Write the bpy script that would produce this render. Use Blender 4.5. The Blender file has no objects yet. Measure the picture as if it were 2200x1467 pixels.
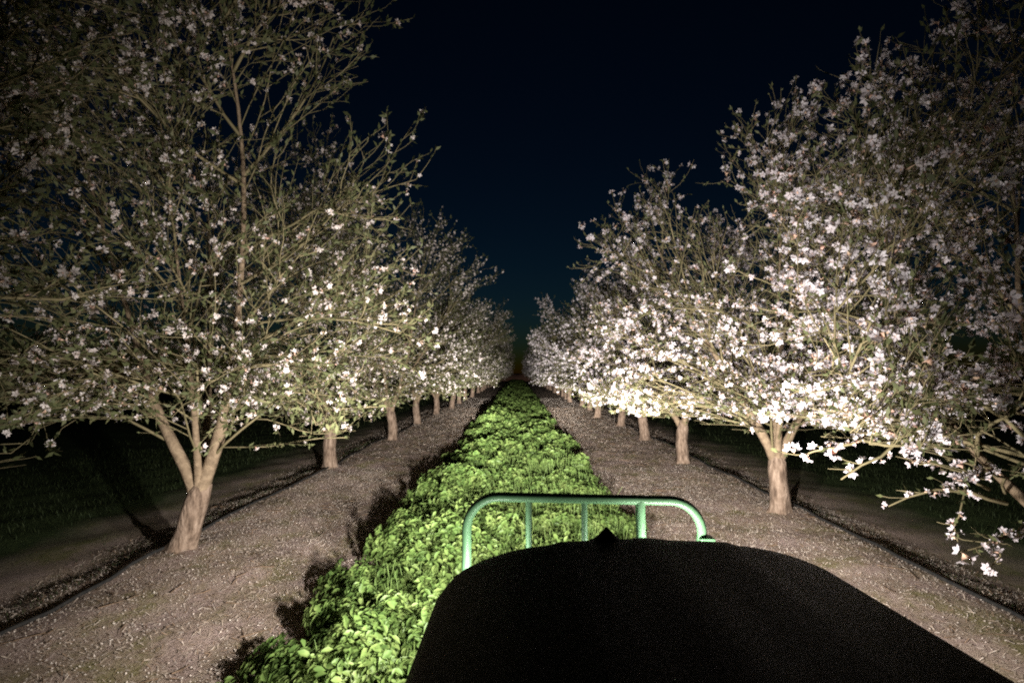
import bpy, bmesh, math, random
import numpy as np
from mathutils import Vector, Matrix, Quaternion

R = math.radians
SC = bpy.context.scene
COL = SC.collection
random.seed(7)

# ------------------------------------------------------------------ camera
CAM_H = 1.95
cd = bpy.data.cameras.new('camera')
cd.lens = 20.45
cd.sensor_width = 36
cd.clip_start = 0.05
cd.clip_end = 2000
cam = bpy.data.objects.new('camera', cd)
COL.objects.link(cam)
cam.location = (0, 0, CAM_H)
cam.rotation_euler = (R(90 + 3.05), 0, R(0.55))
SC.camera = cam

# ------------------------------------------------------------------ night sky
world = bpy.data.worlds.new('World')
SC.world = world
world.use_nodes = True
wn = world.node_tree
wn.nodes.clear()
sky = wn.nodes.new('ShaderNodeTexSky')
sky.sky_type = 'NISHITA'
sky.sun_disc = False
sky.sun_elevation = R(-4.6)
sky.sun_rotation = R(0)
sky.ozone_density = 2.6
sky.air_density = 1.0
sky.dust_density = 0.0
tint = wn.nodes.new('ShaderNodeMix')
tint.data_type = 'RGBA'
tint.blend_type = 'MULTIPLY'
tint.inputs[0].default_value = 1
tint.inputs[7].default_value = (0.30, 0.78, 0.68, 1)
bg = wn.nodes.new('ShaderNodeBackground')
bg.inputs[1].default_value = 0.19
wo = wn.nodes.new('ShaderNodeOutputWorld')
wn.links.new(sky.outputs[0], tint.inputs[6])
wn.links.new(tint.outputs[2], bg.inputs[0])
wn.links.new(bg.outputs[0], wo.inputs[0])

# the faintest moonlight stands in for the sun
sl = bpy.data.lights.new('moonlight', 'SUN')
sl.energy = 0.004
sl.angle = R(0.5)
sl.color = (0.75, 0.85, 1.0)
so = bpy.data.objects.new('moonlight', sl)
so.rotation_euler = (R(35), R(-20), 0)
COL.objects.link(so)

vs = SC.view_settings
vs.view_transform = 'Standard'
vs.look = 'None'
vs.exposure = 0
vs.gamma = 1
vs.use_curve_mapping = False
SC.cycles.use_denoising = False
SC.cycles.max_bounces = 6
SC.cycles.diffuse_bounces = 3
SC.cycles.transmission_bounces = 3
SC.cycles.sample_clamp_indirect = 2.0
SC.cycles.filter_width = 2.0

HEAD_POWER = 490.0      # beam strength of each headlight
GUARD_FILL_POWER = 1.5    # weak fill lamps, added to light the guard

# ------------------------------------------------------------------ helpers


def tag(o, label=None, cat=None, group=None, kind=None):
    if label:
        o['label'] = label
    if cat:
        o['category'] = cat
    if group:
        o['group'] = group
    if kind:
        o['kind'] = kind
    return o


def empty(name, loc):
    o = bpy.data.objects.new(name, None)
    o.empty_display_size = 0.2
    COL.objects.link(o)
    o.location = loc
    return o


def add(name, me, parent=None, loc=None):
    o = bpy.data.objects.new(name, me)
    COL.objects.link(o)
    if parent is not None:
        o.parent = parent
    if loc is not None:
        o.location = loc
    return o


def mesh_np(name, verts, faces, mats, midx=None, smooth=False):
    """faces: (F,k) array"""
    me = bpy.data.meshes.new(name)
    verts = np.asarray(verts, dtype=np.float32)
    faces = np.asarray(faces, dtype=np.int32)
    F, k = faces.shape
    me.vertices.add(len(verts))
    me.vertices.foreach_set('co', verts.ravel())
    me.loops.add(F * k)
    me.loops.foreach_set('vertex_index', faces.ravel())
    me.polygons.add(F)
    me.polygons.foreach_set('loop_start', np.arange(0, F * k, k, dtype=np.int32))
    try:
        me.polygons.foreach_set('loop_total', np.full(F, k, dtype=np.int32))
    except Exception:
        pass
    for m in mats:
        me.materials.append(m)
    if midx is not None:
        me.polygons.foreach_set('material_index', np.asarray(midx, dtype=np.int32))
    if smooth:
        me.polygons.foreach_set('use_smooth', np.ones(F, dtype=bool))
    me.update(calc_edges=True)
    me.validate()
    return me


def bm_mesh(name, bm, mat, smooth=True):
    me = bpy.data.meshes.new(name)
    bmesh.ops.recalc_face_normals(bm, faces=bm.faces)
    bm.to_mesh(me)
    bm.free()
    me.materials.append(mat)
    if smooth:
        for p in me.polygons:
            p.use_smooth = True
    return me


def tubes(P, Rad, k, fixed=None):
    """P (B,n,3) polylines, Rad (B,n) radii -> verts, quads"""
    P = np.asarray(P, float)
    Rad = np.asarray(Rad, float)
    B, n, _ = P.shape
    T = np.empty_like(P)
    T[:, 1:-1] = P[:, 2:] - P[:, :-2]
    T[:, 0] = P[:, 1] - P[:, 0]
    T[:, -1] = P[:, -1] - P[:, -2]
    T /= np.linalg.norm(T, axis=2, keepdims=True) + 1e-9
    ref = np.zeros((B, 1, 3))
    mean = P[:, -1] - P[:, 0]
    mean /= np.linalg.norm(mean, axis=1, keepdims=True) + 1e-9
    usex = np.abs(mean[:, 2]) > 0.7
    ref[usex, 0] = (1, 0.03, 0)
    ref[~usex, 0] = (0.03, 0, 1)
    if fixed is not None:
        ref[:, 0] = fixed
    U = np.cross(T, np.broadcast_to(ref, P.shape))
    U /= np.linalg.norm(U, axis=2, keepdims=True) + 1e-9
    V = np.cross(T, U)
    a = np.linspace(0, 2 * math.pi, k, endpoint=False)
    ca, sa = np.cos(a), np.sin(a)
    ring = (P[:, :, None, :] + Rad[:, :, None, None] *
            (U[:, :, None, :] * ca[None, None, :, None] + V[:, :, None, :] * sa[None, None, :, None]))
    verts = ring.reshape(-1, 3)
    idx = np.arange(B * n * k).reshape(B, n, k)
    a0 = idx[:, :-1, :]
    b0 = np.roll(a0, -1, axis=2)
    a1 = idx[:, 1:, :]
    b1 = np.roll(a1, -1, axis=2)
    q = np.stack([a0, b0, b1, a1], axis=-1).reshape(-1, 4)
    return verts, q


def rot_frames(rng, normals, n):
    """random orthonormal frames whose z axis is the given normals"""
    z = normals / (np.linalg.norm(normals, axis=1, keepdims=True) + 1e-9)
    r = rng.normal(size=(n, 3))
    x = np.cross(r, z)
    x /= np.linalg.norm(x, axis=1, keepdims=True) + 1e-9
    y = np.cross(z, x)
    return np.stack([x, y, z], axis=2)      # columns


def scatter(tv, tf, tm, pos, M, scale):
    """copies of template (tv verts, tf tris, tm mat idx)"""
    n = len(pos)
    V = np.einsum('nij,vj->nvi', M, tv) * scale[:, None, None] + pos[:, None, :]
    F = tf[None] + (np.arange(n) * len(tv))[:, None, None]
    return V.reshape(-1, 3), F.reshape(-1, tf.shape[1]), np.tile(tm, n)


# ------------------------------------------------------------------ materials


def new_mat(name):
    m = bpy.data.materials.new(name)
    m.use_nodes = True
    nt = m.node_tree
    b = nt.nodes['Principled BSDF']
    return m, nt, b


def ramp_mat(name, stops, scale=5.0, detail=4.0, rough=0.8, bump=0.0, bump_scale=40.0, stretch=None, spec=0.3, transl=0.0, rough_noise=0.6):
    m, nt, b = new_mat(name)
    g = nt.nodes.new('ShaderNodeNewGeometry')
    n = nt.nodes.new('ShaderNodeTexNoise')
    n.inputs['Scale'].default_value = scale
    n.inputs['Detail'].default_value = detail
    n.inputs['Roughness'].default_value = rough_noise
    vec = g.outputs['Position']
    if stretch:
        mp = nt.nodes.new('ShaderNodeMapping')
        mp.inputs['Scale'].default_value = stretch
        nt.links.new(vec, mp.inputs[0])
        vec = mp.outputs[0]
    nt.links.new(vec, n.inputs['Vector'])
    r = nt.nodes.new('ShaderNodeValToRGB')
    els = r.color_ramp.elements
    els[0].position, els[0].color = stops[0][0], (*stops[0][1], 1)
    els[1].position, els[1].color = stops[-1][0], (*stops[-1][1], 1)
    for p, c in stops[1:-1]:
        e = els.new(p)
        e.color = (*c, 1)
    nt.links.new(n.outputs['Fac'], r.inputs[0])
    nt.links.new(r.outputs[0], b.inputs['Base Color'])
    b.inputs['Roughness'].default_value = rough
    b.inputs['Specular IOR Level'].default_value = spec
    if bump:
        n2 = nt.nodes.new('ShaderNodeTexNoise')
        n2.inputs['Scale'].default_value = bump_scale
        n2.inputs['Detail'].default_value = 6
        nt.links.new(vec, n2.inputs['Vector'])
        bp = nt.nodes.new('ShaderNodeBump')
        bp.inputs['Strength'].default_value = bump
        bp.inputs['Distance'].default_value = 0.02
        nt.links.new(n2.outputs['Fac'], bp.inputs['Height'])
        nt.links.new(bp.outputs[0], b.inputs['Normal'])
    if transl:
        t = nt.nodes.new('ShaderNodeBsdfTranslucent')
        nt.links.new(r.outputs[0], t.inputs[0])
        mx = nt.nodes.new('ShaderNodeMixShader')
        mx.inputs[0].default_value = transl
        out = nt.nodes['Material Output']
        nt.links.new(b.outputs[0], mx.inputs[1])
        nt.links.new(t.outputs[0], mx.inputs[2])
        nt.links.new(mx.outputs[0], out.inputs[0])
    return m


M_bark = ramp_mat('bark', [(0.32, (0.055, 0.037, 0.026)), (0.48, (0.15, 0.105, 0.075)), (0.68, (0.27, 0.20, 0.15))], scale=20,
                  detail=8, rough=0.95, bump=1.0, bump_scale=46, stretch=(1, 1, 0.28), spec=0.1)
M_limb = ramp_mat('limb_bark', [(0.25, (0.10, 0.072, 0.045)), (0.5, (0.17, 0.122, 0.078)), (0.75, (0.25, 0.185, 0.12))], scale=16, rough=0.85, bump=0.6,
                  bump_scale=60, spec=0.15)
M_twig = ramp_mat('twig_bark', [(0.3, (0.090, 0.078, 0.038)), (0.7, (0.22, 0.178, 0.098))], scale=3, rough=0.8, spec=0.15)
M_petal = ramp_mat('petal', [(0.3, (0.56, 0.47, 0.485)), (0.5, (0.62, 0.555, 0.57)), (0.7, (0.66, 0.625, 0.645))], scale=9, rough=0.6,
                   spec=0.2, transl=0.3)
M_petal_old = ramp_mat('petal_cream', [(0.3, (0.60, 0.50, 0.42)), (0.7, (0.76, 0.68, 0.60))], scale=7, rough=0.6, spec=0.2, transl=0.3)
M_petal_left = ramp_mat('petal_ivory', [(0.3, (0.60, 0.50, 0.46)), (0.7, (0.75, 0.69, 0.66))], scale=9, rough=0.6, spec=0.2, transl=0.3)
M_heart = ramp_mat('blossom_heart', [(0.3, (0.48, 0.27, 0.22)), (0.7, (0.52, 0.38, 0.26))], scale=9, rough=0.7, spec=0.2)
M_leaf = ramp_mat('young_leaf', [(0.3, (0.050, 0.058, 0.022)), (0.55, (0.095, 0.102, 0.042)), (0.75, (0.165, 0.15, 0.075))], scale=2.2,
                  rough=0.6, spec=0.3, transl=0.25)
M_crop = ramp_mat('cover_crop_leaf', [(0.28, (0.036, 0.078, 0.018)), (0.48, (0.095, 0.150, 0.036)), (0.70, (0.195, 0.245, 0.075))],
                  scale=5, detail=6, rough=0.55, spec=0.3, transl=0.4, rough_noise=0.75)
M_crop_stem = ramp_mat('cover_crop_stem', [(0.3, (0.05, 0.085, 0.02)), (0.7, (0.09, 0.13, 0.03))], scale=5, rough=0.7)
M_grass = ramp_mat('grass', [(0.3, (0.020, 0.034, 0.010)), (0.7, (0.045, 0.06, 0.018))], scale=3, rough=0.7, transl=0.2)
M_straw = ramp_mat('straw', [(0.3, (0.25, 0.195, 0.14)), (0.5, (0.37, 0.30, 0.24)), (0.7, (0.47, 0.41, 0.36))], scale=30, rough=0.9, spec=0.1)
M_dead = ramp_mat('dead_leaf', [(0.3, (0.10, 0.065, 0.04)), (0.7, (0.22, 0.15, 0.10))], scale=25, rough=0.9, spec=0.1)
M_green = ramp_mat('green_paint', [(0.3, (0.16, 0.34, 0.165)), (0.7, (0.20, 0.41, 0.21))], scale=6, rough=0.42, spec=0.5, bump=0.05, bump_scale=120)
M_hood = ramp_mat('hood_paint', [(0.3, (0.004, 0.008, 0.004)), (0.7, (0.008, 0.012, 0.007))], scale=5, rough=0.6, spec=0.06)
M_black = ramp_mat('black_plastic', [(0.3, (0.012, 0.012, 0.012)), (0.7, (0.025, 0.025, 0.024))], scale=12, rough=0.6, bump=0.1)
M_rubber = ramp_mat('tyre_rubber', [(0.3, (0.018, 0.017, 0.016)), (0.7, (0.04, 0.036, 0.032))], scale=9, rough=0.9, bump=0.2)
M_yellow = ramp_mat('yellow_paint', [(0.3, (0.55, 0.38, 0.03)), (0.7, (0.65, 0.45, 0.04))], scale=6, rough=0.5)
M_hose = ramp_mat('hose_plastic', [(0.3, (0.012, 0.012, 0.012)), (0.7, (0.03, 0.028, 0.025))], scale=15, rough=0.7)
M_steel = ramp_mat('lamp_shell', [(0.3, (0.02, 0.02, 0.02)), (0.7, (0.04, 0.04, 0.04))], scale=15, rough=0.5)


def ground_material():
    m, nt, b = new_mat('orchard_soil')
    L = nt.links
    g = nt.nodes.new('ShaderNodeNewGeometry')
    sep = nt.nodes.new('ShaderNodeSeparateXYZ')
    L.new(g.outputs['Position'], sep.inputs[0])

    def noise(scale, detail=5, stretch=None, rough=0.65):
        n = nt.nodes.new('ShaderNodeTexNoise')
        n.inputs['Scale'].default_value = scale
        n.inputs['Detail'].default_value = detail
        n.inputs['Roughness'].default_value = rough
        v = g.outputs['Position']
        if stretch:
            mp = nt.nodes.new('ShaderNodeMapping')
            mp.inputs['Scale'].default_value = stretch
            L.new(v, mp.inputs[0])
            v = mp.outputs[0]
        L.new(v, n.inputs['Vector'])
        return n.outputs['Fac']

    def ramp(fac, stops):
        r = nt.nodes.new('ShaderNodeValToRGB')
        e = r.color_ramp.elements
        e[0].position, e[0].color = stops[0][0], (*stops[0][1], 1)
        e[1].position, e[1].color = stops[-1][0], (*stops[-1][1], 1)
        for p, c in stops[1:-1]:
            x = e.new(p)
            x.color = (*c, 1)
        L.new(fac, r.inputs[0])
        return r.outputs[0]

    def mix(fac, a, c):
        x = nt.nodes.new('ShaderNodeMix')
        x.data_type = 'RGBA'
        L.new(fac, x.inputs[0])
        L.new(a, x.inputs[6])
        L.new(c, x.inputs[7])
        return x.outputs[2]

    soil = ramp(noise(34, 8, (1, 0.55, 1), 0.8), [(0.28, (0.165, 0.128, 0.102)), (0.47, (0.29, 0.235, 0.195)), (0.58, (0.385, 0.325, 0.285)), (0.72, (0.49, 0.435, 0.40))])
    patch = ramp(noise(1.1, 4), [(0.35, (0.20, 0.145, 0.09)), (0.6, (0.36, 0.28, 0.235))])
    big = noise(0.7, 3)
    x1 = nt.nodes.new('ShaderNodeMix')
    x1.data_type = 'RGBA'
    x1.inputs[0].default_value = 0.35
    L.new(soil, x1.inputs[6])
    L.new(patch, x1.inputs[7])
    tintn = ramp(noise(2.4, 5, (1, 0.6, 1), 0.7), [(0.36, (0.70, 0.74, 0.44)), (0.47, (1.0, 0.95, 0.85)), (0.60, (1.12, 1.03, 1.06))])
    x2 = nt.nodes.new('ShaderNodeMix')
    x2.data_type = 'RGBA'
    x2.blend_type = 'MULTIPLY'
    x2.inputs[0].default_value = 1.0
    L.new(x1.outputs[2], x2.inputs[6])
    L.new(tintn, x2.inputs[7])
    grass = ramp(noise(16, 6), [(0.35, (0.022, 0.036, 0.012)), (0.65, (0.055, 0.075, 0.026))])
    # grass sward past the tree strips and on the verge, ragged border
    ax = nt.nodes.new('ShaderNodeMath')
    ax.operation = 'ABSOLUTE'
    L.new(sep.outputs[0], ax.inputs[0])
    ad = nt.nodes.new('ShaderNodeMath')
    ad.operation = 'MULTIPLY_ADD'
    L.new(big, ad.inputs[0])
    ad.inputs[1].default_value = 1.6
    L.new(ax.outputs[0], ad.inputs[2])
    mr = nt.nodes.new('ShaderNodeMapRange')
    mr.inputs[1].default_value = 5.3
    mr.inputs[2].default_value = 6.7
    L.new(ad.outputs[0], mr.inputs[0])
    col = mix(mr.outputs[0], x2.outputs[2], grass)
    L.new(col, b.inputs['Base Color'])
    b.inputs['Roughness'].default_value = 0.95
    b.inputs['Specular IOR Level'].default_value = 0.1
    bp = nt.nodes.new('ShaderNodeBump')
    bp.inputs['Strength'].default_value = 1.0
    bp.inputs['Distance'].default_value = 0.035
    L.new(noise(42, 8, (1, 0.5, 1), 0.75), bp.inputs['Height'])
    L.new(bp.outputs[0], b.inputs['Normal'])
    return m


M_soil = ground_material()
M_clay = ramp_mat('red_clay', [(0.3, (0.11, 0.055, 0.035)), (0.7, (0.18, 0.09, 0.06))], scale=1.5, rough=0.95, bump=0.5, bump_scale=6)

# ------------------------------------------------------------------ ground
ROW = 3.62


def ground_z(x, y):
    ax = np.abs(x)
    berm = 0.055 * np.exp(-((ax - 3.55) / 0.55) ** 2)
    drop = -0.085 / (1 + np.exp(-(ax - 4.25) / 0.12))
    wav = 0.018 * np.sin(x * 2.3 + y * 0.9) * np.sin(y * 1.7 - x * 0.6) + 0.010 * np.sin(x * 6.1 - y * 3.3) + 0.008 * np.sin(y * 7.3 + x * 4.4)
    fade = np.clip(1 - (ax - 8) / 10, 0, 1)
    return (berm + drop * np.clip((ax - 3.2), 0, 1)) * fade + wav * np.clip(1 - np.abs(y) / 60, 0, 1) * fade


def make_ground():
    xs = np.concatenate([[-300, -120, -50, -25, -14], np.arange(-9, 9.01, 0.12), [14, 25, 50, 120, 300]])
    ys = np.concatenate([[-60, -30, -12], np.arange(-5, 22, 0.18), np.arange(22, 60, 0.8), np.arange(60, 180, 5), [200, 260, 400, 700, 1200]])
    X, Y = np.meshgrid(xs, ys, indexing='ij')
    Z = ground_z(X, Y)
    v = np.stack([X, Y, Z], -1).reshape(-1, 3)
    idx = np.arange(len(v)).reshape(X.shape)
    q = np.stack([idx[:-1, :-1], idx[1:, :-1], idx[1:, 1:], idx[:-1, 1:]], -1).reshape(-1, 4)
    o = add('ground', mesh_np('ground', v, q, [M_soil], smooth=True))
    tag(o, 'bare brown orchard floor with low banks under the tree rows', 'ground', kind='structure')


make_ground()


def make_bank():
    xs = np.linspace(-40, 40, 81)
    prof = [(0, -0.1), (1.0, 0.5), (2.2, 1.15), (3.6, 1.5), (6, 1.45), (9, -0.1)]
    rng = np.random.default_rng(3)
    v = []
    for x in xs:
        k = 1 + 0.12 * math.sin(x * 0.5) + 0.1 * rng.normal()
        for (dy, z) in prof:
            v.append((x, 131 + dy + 0.2 * rng.normal(), z * k if z > 0 else z))
    n = len(prof)
    idx = np.arange(len(v)).reshape(len(xs), n)
    q = np.stack([idx[:-1, :-1], idx[1:, :-1], idx[1:, 1:], idx[:-1, 1:]], -1).reshape(-1, 4)
    o = add('earth_bank', mesh_np('earth_bank', v, q, [M_clay], smooth=True))
    tag(o, 'low reddish earth bank at the far end of the alley', 'bank', kind='structure')


make_bank()

# ------------------------------------------------------------------ leaf and petal litter


def make_litter():
    rng = np.random.default_rng(11)

    def field(n, y0, y1, x0, x1, p=1.0):
        y = y0 + (y1 - y0) * rng.random(n) ** p
        x = x0 + (x1 - x0) * rng.random(n)
        x *= np.where(rng.random(n) < 0.5, -1, 1)
        return np.stack([x, y, ground_z(x, y)], 1)

    # dry straw and chips
    pos = np.concatenate([field(66000, 2.4, 11, 1.15, 4.7), field(24000, 10, 32, 1.15, 4.9)])
    n = len(pos)
    far = np.clip(pos[:, 1] / 9, 1, 3)
    tv = np.array([[-0.5, -0.06, 0], [0.5, -0.05, 0.02], [0.5, 0.05, 0.02], [-0.5, 0.06, 0]])
    tf = np.array([[0, 1, 2, 3]])
    nrm = np.stack([rng.normal(0, .42, n), rng.normal(0, .42, n), np.ones(n)], 1)
    M = rot_frames(rng, nrm, n)
    sc = (0.016 + 0.04 * rng.random(n) ** 2) * far
    pos[:, 2] += 0.004 + 0.012 * rng.random(n) * far
    V, F, _ = scatter(tv, tf, np.zeros(1), pos, M, sc)
    mi = (rng.random(n) < 0.4).astype(int)
    # broken twigs lying about
    m = 420
    sp = field(m, 2.6, 20, 1.5, 4.5)
    a = rng.random(m) * 6.283
    L = 0.06 + 0.22 * rng.random(m) ** 2
    P = np.stack([sp + np.stack([np.cos(a) * L * q, np.sin(a) * L * q, 0.010 + 0.012 * rng.random(m)], 1) + rng.normal(0, .006, (m, 3)) * [1, 1, .3] for q in (-.5, 0, .5)], 1)
    V2, F2 = tubes(P, np.tile([.005, .004, .002], (m, 1)), 4)
    F = np.concatenate([F, F2 + len(V)])
    V = np.concatenate([V, V2])
    mi = np.concatenate([mi, np.ones(len(F2), int)])
    o = add('straw_litter', mesh_np('straw_litter', V, F, [M_straw, M_dead], mi))
    tag(o, 'dry straw and leaf crumbs strewn over the bare soil', 'litter', kind='stuff')
    # fallen petals
    pos = np.concatenate([field(105000, 2.4, 12, 1.3, 4.6), field(44000, 11, 44, 1.4, 4.8)])
    drift = 0.5 + 0.3 * np.sin(pos[:, 0] * 2.3 + pos[:, 1] * .8) * np.sin(pos[:, 1] * 1.1 - pos[:, 0]) + 0.25 * np.sin(pos[:, 0] * 5.1 - pos[:, 1] * 2.9 + 1) * np.sin(pos[:, 1] * 3.7 + pos[:, 0] * 2)
    pos = pos[rng.random(len(pos)) < drift]
    n = len(pos)
    far = np.clip(pos[:, 1] / 10, 1, 2.4)
    tv = np.array([[-0.5, 0, 0.05], [0, -0.4, 0], [0.5, 0, 0.12], [0, 0.4, 0]])
    nrm = np.stack([rng.normal(0, .45, n), rng.normal(0, .45, n), np.ones(n)], 1)
    M = rot_frames(rng, nrm, n)
    sc = (0.005 + 0.012 * rng.random(n) ** 1.5) * far
    pos[:, 2] += 0.012
    V, F, _ = scatter(tv, tf, np.zeros(1), pos, M, sc)
    o = add('fallen_petals', mesh_np('fallen_petals', V, F, [M_petal_old]))
    tag(o, 'pale fallen blossom petals scattered along the alley', 'petals', kind='stuff')


make_litter()


def make_grass():
    rng = np.random.default_rng(17)
    n1, n2, n3 = 12000, 9000, 7000
    x = np.concatenate([5.9 + 4.5 * rng.random(n1), 5.8 + 6 * rng.random(n2), 4.0 + 0.35 * rng.normal(size=n3) ** 2])
    y = np.concatenate([3 + 12 * rng.random(n1), 14 + 45 * rng.random(n2), 2.5 + 14 * rng.random(n3)])
    x *= np.where(rng.random(len(x)) < 0.5, -1, 1)
    n = len(x)
    pos = np.stack([x, y, ground_z(x, y) - 0.005], 1)
    tv = np.array([[-0.05, 0, 0], [0.05, 0, 0], [0.035, 0.16, 0.6], [0.0, 0.42, 1.0]])
    tf = np.array([[0, 1, 2, 3]])
    a = rng.random(n) * 6.283
    c, s = np.cos(a), np.sin(a)
    M = np.zeros((n, 3, 3))
    M[:, 0, 0] = c
    M[:, 0, 1] = -s
    M[:, 1, 0] = s
    M[:, 1, 1] = c
    M[:, 2, 2] = 1
    sc = (0.025 + 0.06 * rng.random(n)) * np.clip(y / 12, 1, 2)
    sc[n1 + n2:] *= 0.55
    V, F, _ = scatter(tv, tf, np.zeros(1), pos, M, sc)
    o = add('grass', mesh_np('grass', V, F, [M_grass]))
    tag(o, 'dark green grass growing past the tree rows', 'grass', kind='stuff')


make_grass()

# ------------------------------------------------------------------ cover crop strip


def make_crop():
    rng = np.random.default_rng(23)

    def edge(x, y):
        sg = np.sign(x)
        return np.where(x < 0, 1.50 + 0.26 * np.clip((6.5 - y) / 3, 0, 1), 1.34) + 0.10 * np.sin(1.7 * y + 0.9 * sg) + 0.10 * np.sin(4.3 * y + 2 * sg) + 0.05 * np.sin(11 * y - sg)

    def swell(x, y):
        return (0.5 + 0.25 * np.sin(1.3 * x + 0.61 * y) * np.sin(1.07 * y - 0.7 * x) + 0.25 * np.sin(0.37 * y + 1.9 * x + 1))

    # broad leaf, folded along its midrib
    tv = np.array([[0, -0.6, 0], [0.29, -0.2, 0.12], [0.25, 0.2, 0.14], [0, 0.65, -0.10], [-0.25, 0.2, 0.14], [-0.29, -0.2, 0.12]])
    tf4 = np.array([[0, 1, 2, 3], [0, 3, 4, 5]])
    Vs, Fs = [], []
    off = 0
    for (n, npl, y0, y1, s0, s1) in ((94000, 740, 2.2, 9.5, .026, .066), (52000, 620, 9.0, 24, .052, .105), (40000, 1500, 22, 60, .09, .15), (14000, 1500, 55, 128, .18, .3)):
        # every plant has its own height, spread and vigour; leaves gather round it
        py = y0 + (y1 - y0) * rng.random(npl)
        px = (rng.random(npl) * 2 - 1) * 1.85
        e = edge(px, py)
        ph = (0.08 + 0.14 * swell(px, py) + 0.23 * rng.random(len(px)) ** 1.6) * (0.40 + 0.60 * np.clip((e - np.abs(px)) / 0.3, 0, 1)) * np.where(px < 0, 1.25, 1.0)
        pr = (0.06 + 0.20 * rng.random(len(px)) ** 1.4) * (1.35 if y0 > 5 else 1.0)
        keep = np.abs(px) < e - 0.75 * pr
        px, py, ph, pr = px[keep], py[keep], ph[keep], pr[keep]
        pw = pr * (0.3 + rng.random(len(px)))
        k = rng.choice(len(px), n, p=pw / pw.sum())
        rr = np.sqrt(rng.random(n))
        aa = rng.random(n) * 6.283
        x = px[k] + pr[k] * rr * np.cos(aa)
        y = py[k] + pr[k] * rr * np.sin(aa)
        u = rng.random(n) ** 0.5
        z = ground_z(x, y) + 0.02 + ph[k] * u * (1 - 0.45 * rr ** 2) + rng.normal(0, .012, n)
        z = np.maximum(z, 0.02)
        pos = np.stack([x, y, z], 1)
        out = np.clip((np.abs(x) - 0.95) * 2.2, 0, 1) * np.sign(x)
        nrm = np.stack([out + 0.7 * rr * np.cos(aa) + rng.normal(0, .5, n), 0.7 * rr * np.sin(aa) + rng.normal(-.2, .5, n), np.full(n, 1.0)], 1)
        M = rot_frames(rng, nrm, n)
        sc = s0 + (s1 - s0) * rng.random(n) ** 1.5 * 1.25
        V, F, _ = scatter(tv, tf4, np.zeros(2), pos, M, sc) if y0 < 20 else scatter(tv[[0, 2, 3, 4]] * [1.3, 1, 1], np.array([[0, 1, 2, 3]]), np.zeros(1), pos, M, sc)
        Vs.append(V)
        Fs.append(F + off)
        off += len(V)
    nleaf = sum(len(f) for f in Fs)
    # stems
    n = 2500
    y = 2.3 + 10 * rng.random(n)
    x = (rng.random(n) * 2 - 1) * 1.25
    h = 0.12 + 0.30 * rng.random(n)
    P = np.zeros((n, 3, 3))
    z0 = ground_z(x, y)
    lean = rng.normal(0, .07, (n, 2))
    for k, t in enumerate((0, .5, .92)):
        P[:, k, 0] = x + lean[:, 0] * t
        P[:, k, 1] = y + lean[:, 1] * t
        P[:, k, 2] = z0 + h * t
    V, F = tubes(P, np.tile([.004, .0035, .002], (n, 1)), 3)
    Vs.append(V)
    Fs.append(F + off)
    F = np.concatenate(Fs)
    mi = np.zeros(len(F), int)
    mi[nleaf:] = 1
    o = add('cover_crop', mesh_np('cover_crop', np.concatenate(Vs), F, [M_crop, M_crop_stem], mi, smooth=False))
    tag(o, 'dense leafy green cover crop strip down the middle of the alley', 'cover crop', kind='stuff')


make_crop()

# ------------------------------------------------------------------ drip hoses


def make_hose(side, label, dx):
    ys = np.concatenate([np.arange(-3, 30, 0.35), np.arange(30, 120, 2.0)])
    rng = np.random.default_rng(5 + side)
    w = np.cumsum(rng.normal(0, .012, len(ys)))
    w -= np.linspace(w[0], w[-1], len(ys))
    x = side * (ROW + dx) + w + 0.05 * np.sin(ys * 0.8 + side)
    z = ground_z(x, ys) + 0.022 + 0.012 * np.maximum(0, np.sin(ys * 1.3))
    V, F = tubes(np.stack([x, ys, z], 1)[None], np.full((1, len(ys)), 0.016), 8)
    o = add('irrigation_hose', mesh_np('irrigation_hose', V, F, [M_hose], smooth=True))
    tag(o, label, 'hose', 'irrigation hoses along the rows')


make_hose(-1, 'thin black irrigation hose along the foot of the left tree row', 0.10)
make_hose(1, 'thin black irrigation hose along the foot of the right tree row', 0.24)

# ------------------------------------------------------------------ almond trees


def norm(v):
    return v / (np.linalg.norm(v) + 1e-9)


def blossom_template(rng, flowers=3, spread=0.55):
    """unit-size cluster: open five-petalled flowers round a spur, tris"""
    V, F, Mi = [], [], []
    for f in range(flowers):
        a = 6.283 * f / flowers + rng.random() * 0.9
        el = 0.3 + rng.random() * 0.9
        d = np.array([math.cos(a) * math.cos(el), math.sin(a) * math.cos(el), math.sin(el)])
        c = d * spread * (0.75 + 0.5 * rng.random())
        z = d + rng.normal(0, .25, 3)
        z /= np.linalg.norm(z)
        x = np.cross(z, [0.3, 0.5, 0.8])
        x /= np.linalg.norm(x)
        y = np.cross(z, x)
        rp = 0.42 + 0.12 * rng.random()
        cup = 0.10 + 0.28 * rng.random()

        def P(ang, r, h):
            return c + (x * math.cos(ang) + y * math.sin(ang)) * r + z * h
        ic = len(V)
        V.append(c)
        # stalk down to the spur
        V.append(np.array([0.03, 0.02, 0.0]))
        F.append((0, ic, ic + 1) if f else (ic, ic + 1, ic + 2))
        Mi.append(1)
        for p in range(5):
            b = 6.283 * p / 5 + rng.normal(0, .08)
            i = len(V)
            V += [P(b - .50, .72 * rp, cup * .6), P(b, 1.08 * rp, cup), P(b + .50, .72 * rp, cup * .6)]
            F += [(ic, i, i + 1), (ic, i + 1, i + 2)]
            Mi += [0, 0]
        i = len(V)
        for p in range(2):
            b = 6.283 * p / 3
            V.append(P(b, rp * .3, 0.08 + cup * .35))
        F += [(ic, i, i + 1)]
        Mi += [1]
    return np.array(V), np.array(F), np.array(Mi)


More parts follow.
